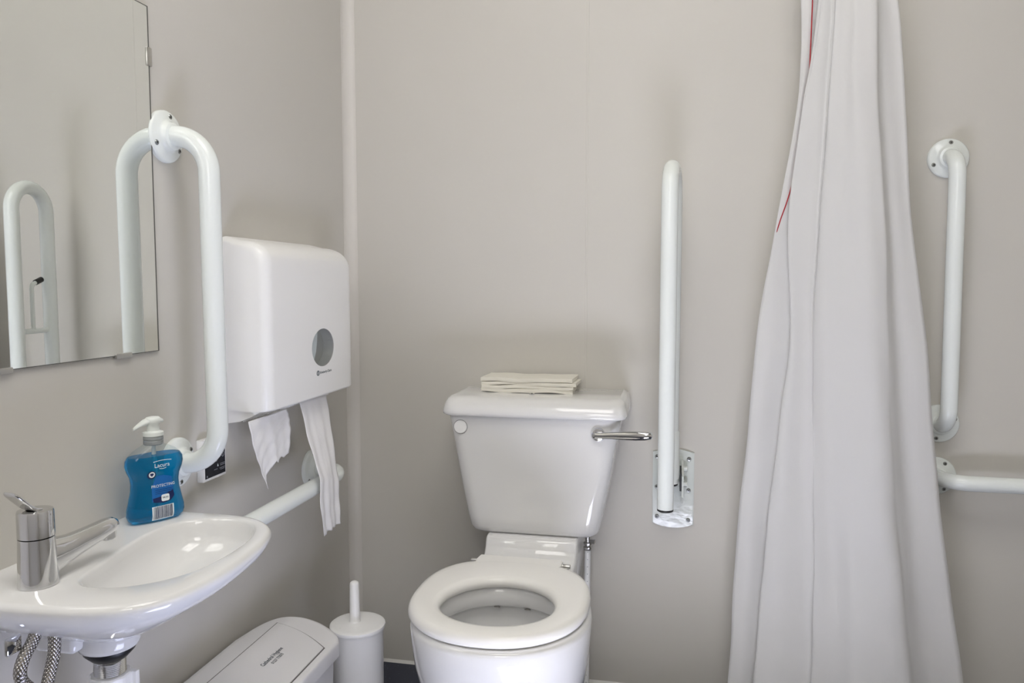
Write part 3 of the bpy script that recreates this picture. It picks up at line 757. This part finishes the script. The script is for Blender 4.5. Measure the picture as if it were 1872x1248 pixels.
# ------------------------------------------------------------------ toilet
TC = 0.4845
wc = root('toilet', (TC, -0.38, 0), 'white close-coupled toilet with seat down against the back wall', 'toilet')
def egg(cy0, lf, lb, hw, e=2.15, n=64, x0=None):
    x0 = TC if x0 is None else x0; out = []
    for k in range(n):
        t = 2 * math.pi * k / n; c, s = math.cos(t), math.sin(t)
        out.append((x0 + hw * math.copysign(abs(c) ** (2 / e), c), cy0 + (lb if s > 0 else lf) * math.copysign(abs(s) ** (2 / e), s)))
    return out
def R3(P, z): return [Vector((x, y, z)) for x, y in P]
SX = 0.4815
b = bmesh.new(); rings = []
for z, cy0, lf, lb, hw in ((0.0, -0.36, 0.15, 0.17, 0.098), (0.02, -0.36, 0.148, 0.17, 0.096), (0.08, -0.37, 0.135, 0.17, 0.088), (0.12, -0.39, 0.13, 0.17, 0.092), (0.16, -0.42, 0.135, 0.17, 0.110), (0.20, -0.443, 0.145, 0.18, 0.129), (0.25, -0.460, 0.157, 0.19, 0.1445), (0.29, -0.468, 0.161, 0.20, 0.151), (0.33, -0.472, 0.163, 0.20, 0.1545), (0.355, -0.474, 0.163, 0.20, 0.1555), (0.363, -0.474, 0.161, 0.20, 0.153), (0.366, -0.474, 0.155, 0.195, 0.147)):
    rings.append(R3(egg(cy0, lf, lb, hw, x0=SX), z))
for z, s in ((0.366, 0.80), (0.362, 0.76), (0.350, 0.745), (0.334, 0.745), (0.329, 0.77), (0.326, 0.83), (0.31, 0.85), (0.26, 0.77), (0.22, 0.60), (0.19, 0.42), (0.175, 0.25), (0.17, 0.1)):
    P = egg(-0.490, 0.151, 0.150, 0.147, x0=SX)
    c = (SX, -0.490); rings.append(R3([(c[0] + (x - c[0]) * s, c[1] + (y - c[1]) * s) for x, y in P], z))
loft(b, rings)
# shelf under the cistern
prof = [(-0.03, 0.4045), (-0.196, 0.4045), (-0.2035, 0.402), (-0.207, 0.396), (-0.2115, 0.386), (-0.221, 0.374), (-0.235, 0.3675), (-0.27, 0.3655), (-0.33, 0.3645), (-0.33, 0.30), (-0.28, 0.22), (-0.10, 0.20), (-0.03, 0.22)]
xs_ = [(-0.096, 0.004), (-0.0955, 0.0015), (-0.094, 0.0)]
rows = []
for hx, ins in ((-0.0965, 0.004), (-0.0945, 0.001), (-0.092, 0.0), (0.092, 0.0), (0.0945, 0.001), (0.0965, 0.004)):
    row = []
    for y, z in prof: row.append(Vector((TC + hx * (1 if z > 0.3 else 0.9), y + (ins if y < -0.1 else -ins * 0), z - (ins if z > 0.36 else -ins))))
    rows.append(row)
loft(b, rows)
obj('pan', b, M['ceramic'], wc, angle=50)
# water in the bowl
b = bmesh.new(); P = egg(-0.485, 0.06, 0.055, 0.055, x0=SX); loft(b, [R3(P, 0.188), R3(P, 0.190)])
obj('water', b, mat('bowl_water', (0.75, 0.78, 0.80), 0.03, trans=0.6, ior=1.33), wc)
for dx in (-0.030, 0.028):  # flat grey discs paint the shade inside the flush holes
    b = bmesh.new(); lathe(b, [(0.006, 0), (0.006, 0.002)], base=(SX + dx, -0.3765, 0.3285), axis=(0, -0.35, -1), n=12)
    obj('flush_hole_shade', b, M['dark_soft'], wc)
# seat ring
b = bmesh.new(); rings = []
NS = 96
def seat_outer(s=0.0):
    out = []
    for k in range(NS):
        t = 2 * math.pi * k / NS; c, sn_ = math.cos(t), math.sin(t); e = 2.7 if sn_ > 0 else 2.15
        out.append((SX - 0.0055 + (0.1565 - s) * math.copysign(abs(c) ** (2 / e), c), -0.465 + ((0.178 - s) if sn_ > 0 else (0.165 - s)) * math.copysign(abs(sn_) ** (2 / e), sn_)))
    return out
def seat_inner(s=0.0): return egg(-0.4935, 0.0865 + s, 0.107 + s, 0.0985 + s, e=2.05, n=NS, x0=SX - 0.004)
for P, z in ((seat_inner(0.006), 0.3675), (seat_outer(0.010), 0.3675), (seat_outer(0.003), 0.3690), (seat_outer(0.0), 0.3735), (seat_outer(0.001), 0.380), (seat_outer(0.005), 0.3865), (seat_outer(0.012), 0.3885), (seat_outer(0.022), 0.3890), (seat_inner(0.014), 0.3890), (seat_inner(0.006), 0.3870), (seat_inner(0.001), 0.382), (seat_inner(0.0), 0.3765), (seat_inner(0.002), 0.3705), (seat_inner(0.006), 0.3675)):
    rings.append(R3(P, z))
vr = loft(b, rings, cap0=False, cap1=False)
bmesh.ops.remove_doubles(b, verts=b.verts, dist=1e-6)
# hinge tab at the rear of the seat
tabp = [(-0.0915, -0.272), (0.0765, -0.272), (0.0765, -0.300), (0.0765, -0.33), (-0.0915, -0.33), (-0.0915, -0.300)]
c = bmesh.new(); loft(c, [[Vector((TC + x, y, z)) for x, y in tabp] for z in (0.369, 0.3888)])
bmesh.ops.bevel(c, geom=[e for e in c.edges if all(v.co.z > 0.38 for v in e.verts)], offset=0.003, segments=2, affect='EDGES')
merge(b, c)
seat = obj('seat', b, M['seat'], wc, angle=45)
for x0, x1 in ((TC - 0.108, TC - 0.0905), (TC + 0.0755, TC + 0.0925)):
    b = bmesh.new(); lathe(b, [(0.004, 0), (0.0045, 0.0012), (0.0045, x1 - x0 - 0.0012), (0.004, x1 - x0)], base=(x0, -0.281, 0.3785), axis=(1, 0, 0), n=16)
    lathe(b, [(0.006, 0), (0.006, 0.0035)], base=(x0 + (0.0 if x0 > TC else x1 - x0 - 0.0035), -0.281, 0.3785), axis=(1, 0, 0), n=16)
    lathe(b, [(0.006, 0), (0.006, 0.012)], base=((x0 + x1) / 2, -0.281, 0.364), n=12)
    obj('hinge_pin', b, M['steel'], wc)
# cistern
b = bmesh.new(); rings = []
def cis(hx, yf, r, z, yb=-0.012):
    out = []
    for cx, cyy, rr0, a0 in ((hx, yb, 0.004, 0), (-hx, yb, 0.004, 90), (-hx, yf, r, 180), (hx, yf, r, 270)):
        for k in range(9):
            a = R(a0 + 90 * k / 8)
            ox = cx - math.copysign(rr0, cx); oy = cyy - rr0 if cyy == yb else cyy + rr0
            out.append(Vector((TC + ox + rr0 * math.cos(a), oy + rr0 * math.sin(a), z)))
    return out
for z, hx, yf, r in ((0.4045, 0.118, -0.172, 0.026), (0.406, 0.128, -0.183, 0.028), (0.411, 0.1345, -0.190, 0.03), (0.419, 0.1385, -0.194, 0.032), (0.44, 0.1430, -0.1955, 0.032), (0.49, 0.1530, -0.197, 0.032), (0.54, 0.1615, -0.198, 0.03), (0.60, 0.1715, -0.1985, 0.028), (0.64, 0.1790, -0.1985, 0.027), (0.662, 0.1835, -0.1985, 0.026)):
    rings.append(cis(hx, yf, r, z))
loft(b, rings); obj('cistern', b, M['ceramic'], wc, angle=50)
b = bmesh.new(); rings = []
for z, hx, yf, r, yb in ((0.658, 0.1860, -0.205, 0.030, -0.008), (0.6575, 0.1910, -0.210, 0.032, -0.006), (0.6595, 0.1935, -0.2125, 0.033, -0.005), (0.6645, 0.1945, -0.2133, 0.034, -0.004), (0.671, 0.1935, -0.2115, 0.034, -0.004), (0.678, 0.1918, -0.2075, 0.032, -0.004), (0.685, 0.1895, -0.201, 0.030, -0.004), (0.690, 0.1870, -0.193, 0.028, -0.005), (0.6935, 0.1830, -0.181, 0.026, -0.007), (0.695, 0.1770, -0.166, 0.024, -0.010)):
    rings.append(cis(hx, yf, r, z, yb))
loft(b, rings); obj('cistern_lid', b, M['ceramic'], wc, angle=60)
# flush lever
b = bmesh.new(); lathe(b, [(0.0135, 0), (0.0145, 0.002), (0.0145, 0.005), (0.012, 0.009), (0.006, 0.0105)], base=(0.6215, -0.198, 0.6280), axis=(0, -1, 0), n=32)
fl = obj('flush_lever', b, M['chrome'], wc)
tag(fl, 'chrome flush lever')
b = bmesh.new(); lr = []
for x, z, hh, dd in ((0.6160, 0.6275, 0.0067, 0.004), (0.6310, 0.6278, 0.0067, 0.0045), (0.6510, 0.6292, 0.0073, 0.0045), (0.6750, 0.6302, 0.0088, 0.005), (0.6980, 0.6312, 0.0095, 0.006), (0.7150, 0.6318, 0.0088, 0.0065), (0.7275, 0.6325, 0.0073, 0.0055), (0.7310, 0.6328, 0.0043, 0.003)):
    c = Vector((x, -0.210 - (x - 0.613) * 0.10, z))
    lr.append([c + Vector((0, dd * math.cos(2 * math.pi * k / 20), hh * math.sin(2 * math.pi * k / 20))) for k in range(20)])
loft(b, lr); obj('lever_arm', b, M['chrome'], fl, angle=60)
b = bmesh.new(); lathe(b, [(0.0142, 0), (0.0142, 0.0025), (0.013, 0.0038), (0.004, 0.0046)], base=(0.3325, -0.1980, 0.6325), axis=(0, -1, 0), n=32)
obj('plug_gap_shade', (lambda q: lathe(q, [(0.0152, 0), (0.0152, 0.0006)], base=(0.3325, -0.1984, 0.6325), axis=(0, -1, 0), n=32))(bmesh.new()), M['joint'], wc)  # added grey ring paints the shaded gap round the plug
tag(obj('blanking_plug', b, M['plastic'], wc), 'round white blanking plug')
b = bmesh.new(); lathe(b, [(0.006, 0), (0.006, 0.003), (0.0045, 0.0045)], base=(0.4725, -0.131, 0.6945), n=16)
tag(obj('lid_screw', b, M['chrome'], wc), 'small chrome lid screw')

# water supply pipe
sp = root('supply_pipe', (0.588, -0.075, 0), 'thin white dotted water supply pipe beside the toilet', 'pipe')
b = bmesh.new(); tube(b, [(0.5885, -0.085, 0), (0.5905, -0.085, 0.352)], 0.0066, n=16); pm = mat('dotted_white_pipe', (0.86, 0.87, 0.87), 0.3)
pp = obj('pipe', b, pm, sp)
b = bmesh.new()
for k in range(20):
    z = 0.03 + k * 0.0165; lathe(b, [(0.0009, 0), (0.0009, 0.0004)], base=(0.5895 + z * 0.005, -0.0915, z), axis=(0.2, -1, 0), n=8)
obj('pipe_dots', b, M['print_grey'], pp)
b = bmesh.new(); lathe(b, [(0.0055, 0.012), (0.0055, 0.060)], base=(0.5905, -0.085, 0.3465), n=16)
lathe(b, [(0.009, 0), (0.0095, 0.001), (0.0095, 0.0065), (0.008, 0.008), (0.0065, 0.010), (0.0065, 0.012), (0.0092, 0.0125), (0.0092, 0.0165), (0.006, 0.018)], base=(0.5905, -0.085, 0.347), n=12)
lathe(b, [(0.0042, 0), (0.0042, 0.014), (0.0052, 0.0142), (0.0052, 0.017), (0.002, 0.018)], base=(0.5905, -0.085, 0.3665), axis=(1, -0.25, 0), n=12)
obj('compression_fitting', b, M['steel'], sp, angle=30)

# ------------------------------------------------------------------ folded paper towels on the cistern lid
def towel(z0, z1, x0, x1, y0, y1, label, seed, curl=0.0, rot=0.0):
    rnd = random.Random(seed); nx, ny = 16, 6; b = bmesh.new()
    def surf(z, sgn):
        rows = []
        for j in range(ny + 1):
            row = []
            for i in range(nx + 1):
                u, v = i / nx, j / ny
                wv = 0.0009 * math.sin(u * 9 + seed * 1.7) * (1 - v * 0.5) + 0.0006 * math.sin(u * 17 + seed)
                zz_ = z + wv + (curl * max(0, u - 0.88) / 0.12 * (1 if sgn > 0 else 0.85))
                row.append(Vector((x0 + (x1 - x0) * u + 0.001 * math.sin(v * 5 + seed), y0 + (y1 - y0) * v + 0.0012 * math.sin(u * 6 + seed * 2) + rot * (u - 0.5), zz_)))
            rows.append(row)
        return rows
    top, bot = surf(z1, 1), surf(z0, -1)
    def per(g): return g[0] + [r[-1] for r in g[1:]] + g[-1][-2::-1] + [r[0] for r in g[-2:0:-1]]
    T = [[b.verts.new(p) for p in r] for r in top]; Bv = [[b.verts.new(p) for p in r] for r in bot]
    for g, fl in ((T, False), (Bv, True)):
        for j in range(ny):
            for i in range(nx):
                q = (g[j][i], g[j][i + 1], g[j + 1][i + 1], g[j + 1][i]); b.faces.new(q[::-1] if fl else q)
    pt, pb = per(T), per(Bv); m = len(pt)
    # folded edge: a middle ring pulled in slightly
    mid = [b.verts.new((a.co + c.co) / 2 + Vector((0, -0.0008 if a.co.y < (y0 + y1) / 2 else 0.0008, 0))) for a, c in zip(pt, pb)]
    for i in range(m):
        j = (i + 1) % m; b.faces.new((pb[i], pb[j], mid[j], mid[i])); b.faces.new((mid[i], mid[j], pt[j], pt[i]))
    o = obj('folded_paper_towel', b, M['paper_cream'], None, angle=35, at=((x0 + x1) / 2, (y0 + y1) / 2, z0))
    tag(o, label, 'paper towel', 'cream folded paper towels on the cistern lid')
ZL = 0.6955
towel(ZL + 0.0005, ZL + 0.0085, 0.3545, 0.557, -0.110, -0.022, 'bottom folded cream paper towel of the pile on the cistern', 1)
towel(ZL + 0.0088, ZL + 0.0160, 0.3555, 0.559, -0.1105, -0.020, 'second lowest folded cream paper towel in the cistern pile', 2, rot=-0.003)
towel(ZL + 0.0163, ZL + 0.0235, 0.3555, 0.5655, -0.111, -0.018, 'cream paper towel with corner jutting out under the topmost one', 3, curl=-0.0022, rot=-0.004)
towel(ZL + 0.0238, ZL + 0.0315, 0.3550, 0.5585, -0.112, -0.014, 'topmost folded cream paper towel of the pile on the cistern', 4, rot=-0.003)

# ------------------------------------------------------------------ sanitary bin
sn = root('sanitary_bin', (0.10, -0.66, 0), 'pale grey slim sanitary bin with printed lid under the basin', 'bin')
# across coordinate u 0..1 from wall to room; top tilts down towards the room
BX0, BX1, BYF = 0.010, 0.168, -0.92
BBK = [(0.0, -0.545), (0.05, -0.488), (0.12, -0.449), (0.22, -0.424), (0.36, -0.411), (0.5, -0.408), (0.65, -0.411), (0.82, -0.423), (0.94, -0.439), (1.0, -0.456)]
def bin_back(u):
    for (ua, ya), (ub, yb_) in zip(BBK, BBK[1:]):
        if u <= ub: t = (u - ua) / (ub - ua); return ya + (yb_ - ya) * t
    return BBK[-1][1]
BSM = [(p.x, p.y) for p in smooth_path([Vector((u, y, 0)) for u, y in BBK], 54)]
def outline_bin(ins):
    cx, cy_ = (BX0 + BX1) / 2, -0.56; out = []
    for u, y in BSM:
        x = BX0 + (BX1 - BX0) * u
        d = Vector((cx - x, min(0.0, cy_ - y) if y > cy_ else 0)).normalized() * ins
        out.append((x + d.x, y + d.y))
    out += [(BX1 - ins, BYF + ins), (BX0 + ins, BYF + ins)]
    return out
def zt(x, y, d): return 0.300 - 0.20 * (x - 0.02) + d
def bring2(ins, d, flat=None): return [Vector((x, y, flat if flat is not None else zt(x, y, d))) for x, y in outline_bin(ins)]
b = bmesh.new(); loft(b, [bring2(0.020, 0, 0.0), bring2(0.012, -0.03)]); body = obj('body', b, M['binplastic'], sn, angle=40)
b = bmesh.new()
loft(b, [bring2(0.008, -0.031), bring2(0.002, -0.030), bring2(0.0, -0.028), bring2(0.0, -0.007), bring2(0.0012, -0.003), bring2(0.004, -0.0008), bring2(0.010, 0.0)])
bmesh.ops.inset_individual(b, faces=[f for f in b.faces if len(f.verts) > 4], thickness=0.001)
lid = obj('lid', b, M['binplastic'], sn, angle=35)
def flap_ring(g, d):
    x0, x1 = 0.0460 - g, 0.1545 + g; pts = []
    for k in range(17):
        u = k / 16; x = x0 + (x1 - x0) * u; pts.append((x, -0.459 + g - 0.034 * u ** 1.7 + 0.004 * math.sin(math.pi * u)))
    pts += [(x1, -0.90), (x0, -0.90)]
    return [Vector((x, y, zt(x, y, d))) for x, y in pts]
b = bmesh.new(); loft(b, [flap_ring(0.0021, 0.0), flap_ring(0.0021, 0.0004)]); obj('flap_joint', b, mat('joint_grey', (0.16, 0.155, 0.155), 0.6), lid)
b = bmesh.new(); loft(b, [flap_ring(0.0, 0.0), flap_ring(0.0, 0.0014), flap_ring(-0.0015, 0.0022)])
bmesh.ops.inset_individual(b, faces=[f for f in b.faces if len(f.verts) > 4], thickness=0.001)
flap = obj('flap', b, M['binplastic'], lid, angle=30)
def bin_text(body, size, xm, ym, sx=1.0):
    b = text_bm(body, size, bold=0.016)
    def f(c):
        x, y = xm - c.y, ym + c.x * sx; return Vector((x, y, zt(x, y, 0.0025)))
    return map_bm(b, f)
obj('print_name', bin_text('Cathedral Hygiene', 0.0105, 0.094, -0.567, 0.86), M['print_dark'], sn, smooth=False)
obj('print_number', bin_text('01227 770070', 0.0080, 0.1045, -0.567, 0.80), M['print_dark'], sn, smooth=False)

# ------------------------------------------------------------------ toilet brush and holder
HXc, HYc = 0.1575, -0.345
b = bmesh.new(); lathe(b, [(0.047, 0), (0.0495, 0.002), (0.050, 0.006), (0.0508, 0.238), (0.0515, 0.240), (0.0515, 0.246), (0.048, 0.246), (0.047, 0.02)], base=(HXc, HYc, 0), n=48)
o = obj('brush_holder', b, M['plastic'], None, at=(HXc, HYc, 0)); tag(o, 'white cylindrical toilet brush holder standing beside the toilet', 'brush holder')
tb = root('toilet_brush', (HXc, HYc, 0.05), 'white toilet brush with round lid standing in its holder', 'toilet brush')
b = bmesh.new(); lathe(b, [(0.050, 0.2465), (0.0545, 0.2475), (0.0555, 0.2505), (0.0548, 0.2545), (0.052, 0.2565), (0.046, 0.2570), (0.013, 0.2580)], base=(HXc, HYc, 0), n=48); ld = obj('lid', b, M['plastic'], tb)
b = bmesh.new()
b.free()
for dx, dy in ((-0.022, -0.032), (0.03, -0.018)):
    b = bmesh.new(); lathe(b, [(0.0014, 0), (0.0012, 0.0006)], base=(HXc + dx, HYc + dy, 0.2566), n=8); obj('lid_dot', b, M['print_grey'], ld)
HBx, HBy = HXc - 0.0065, HYc + 0.002
b = bmesh.new(); lathe(b, [(0.0125, 0.2570), (0.0108, 0.2595), (0.0102, 0.264), (0.0098, 0.30), (0.0092, 0.333), (0.0082, 0.3375), (0.005, 0.340), (0.001, 0.3405)], base=(HBx, HBy, 0), n=28); obj('handle', b, M['plastic'], tb)

# ------------------------------------------------------------------ shower curtain
# (height z, then x of: back-left edge, front fold edge, crease, bright round, ridge, right edge)
CROWS = [(1.62, 0.985, 1.034, 1.054, 1.078, 1.118, 1.136),
         (1.47, 1.000, 1.029, 1.058, 1.093, 1.134, 1.171),
         (1.36, 1.002, 1.0185, 1.054, 1.094, 1.138, 1.184),
         (1.26, 0.996, 1.004, 1.050, 1.095, 1.142, 1.193),
         (1.05, 0.964, 0.984, 1.040, 1.102, 1.160, 1.211),
         (0.84, 0.933, 0.993, 1.034, 1.104, 1.172, 1.243),
         (0.64, 0.920, 0.976, 1.040, 1.112, 1.184, 1.264),
         (0.43, 0.903, 0.958, 1.046, 1.120, 1.204, 1.290),
         (0.30, 0.898, 0.950, 1.048, 1.124, 1.220, 1.311),
         (0.05, 0.890, 0.935, 1.046, 1.130, 1.250, 1.350)]
def catmull_rows(rows, n):
    P = [Vector(r[:3]) for r in rows]; out = []
    Q = [rows[0]] + rows + [rows[-1]]
    for s in range(len(rows) - 1):
        a, b_, c, d = Q[s:s + 4]
        for k in range(n):
            t = k / n; out.append(tuple(0.5 * (2 * b_[i] + (c[i] - a[i]) * t + (2 * a[i] - 5 * b_[i] + 4 * c[i] - d[i]) * t * t + (3 * b_[i] - a[i] - 3 * c[i] + d[i]) * t ** 3) for i in range(len(b_))))
    out.append(rows[-1]); return out
YC = -0.135
b = bmesh.new(); rows = []
rr2 = random.Random(11)
for r in catmull_rows(CROWS, 10):
    z, xl, xf, xc, xm, xr, xe = r
    g = max(0.0, min(1.0, (1.5 - z) / 1.4)); k = 0.75 + 0.9 * g
    pts = [(xl, YC + 0.000), (xl + (xf - xl) * 0.5, YC - 0.003 * k), (xf + 0.004, YC + 0.002), (xf + 0.016, YC + 0.000), (xf + 0.019, YC - 0.008), (xf + 0.006, YC - 0.0145), (xf, YC - 0.017 * k),
           (xf + (xc - xf) * 0.25, YC - 0.021 * k), (xf + (xc - xf) * 0.7, YC - 0.020 * k), (xc - 0.003, YC - 0.0205 * k), (xc, YC - 0.0235 * k), (xc + 0.003, YC - 0.0215 * k),
           (xc + (xm - xc) * 0.35, YC - 0.022 * k), (xc + (xm - xc) * 0.7, YC - 0.028 * k), (xm, YC - 0.036 * k), (xm + (xr - xm) * 0.5, YC - 0.041 * k), (xm + (xr - xm) * 0.85, YC - 0.037 * k), (xr, YC - 0.028 * k),
           (xr + (xe - xr) * 0.25, YC - 0.014 * k), (xr + (xe - xr) * 0.6, YC - 0.009 * k), (xe, YC - 0.006 * k)]
    P = smooth_path([Vector((x, y, z)) for x, y in pts], 80)
    for i, p in enumerate(P):
        u = i / (len(P) - 1)
        p.y += 0.0013 * math.sin(z * 23 + u * 19) * math.sin(u * 31 + z * 3) * g + 0.0012 * math.sin(u * 60 + z * 5)
        p.x += 0.0010 * math.sin(z * 31 + 2) * g
    rows.append(P)
loft(b, rows, closed=False)
o = obj('shower_curtain', b, M['curtain'], None, angle=180, at=(1.10, YC, 0.06)); tag(o, 'long white gathered shower curtain hanging near the back wall', 'curtain')
ms = o.modifiers.new('thickness', 'SOLIDIFY'); ms.thickness = 0.0005

# red emergency pull cord threaded through the curtain's left edge
b = bmesh.new()
tube(b, smooth_path([(1.020, -0.1425, 1.62), (1.0195, -0.1425, 1.46), (1.0165, -0.1425, 1.31), (1.008, -0.1425, 1.22), (0.9975, -0.142, 1.155), (0.985, -0.1385, 1.10), (0.971, -0.137, 1.055), (0.9645, -0.134, 1.024), (0.970, -0.128, 1.0), (0.98, -0.125, 0.90), (0.985, -0.125, 0.3)], 80), 0.0011, n=8)
o = obj('pull_cord', b, M['red'], None, at=(1.02, -0.139, 1.62)); tag(o, 'thin red emergency pull cord tangled in the edge of the curtain', 'cord')
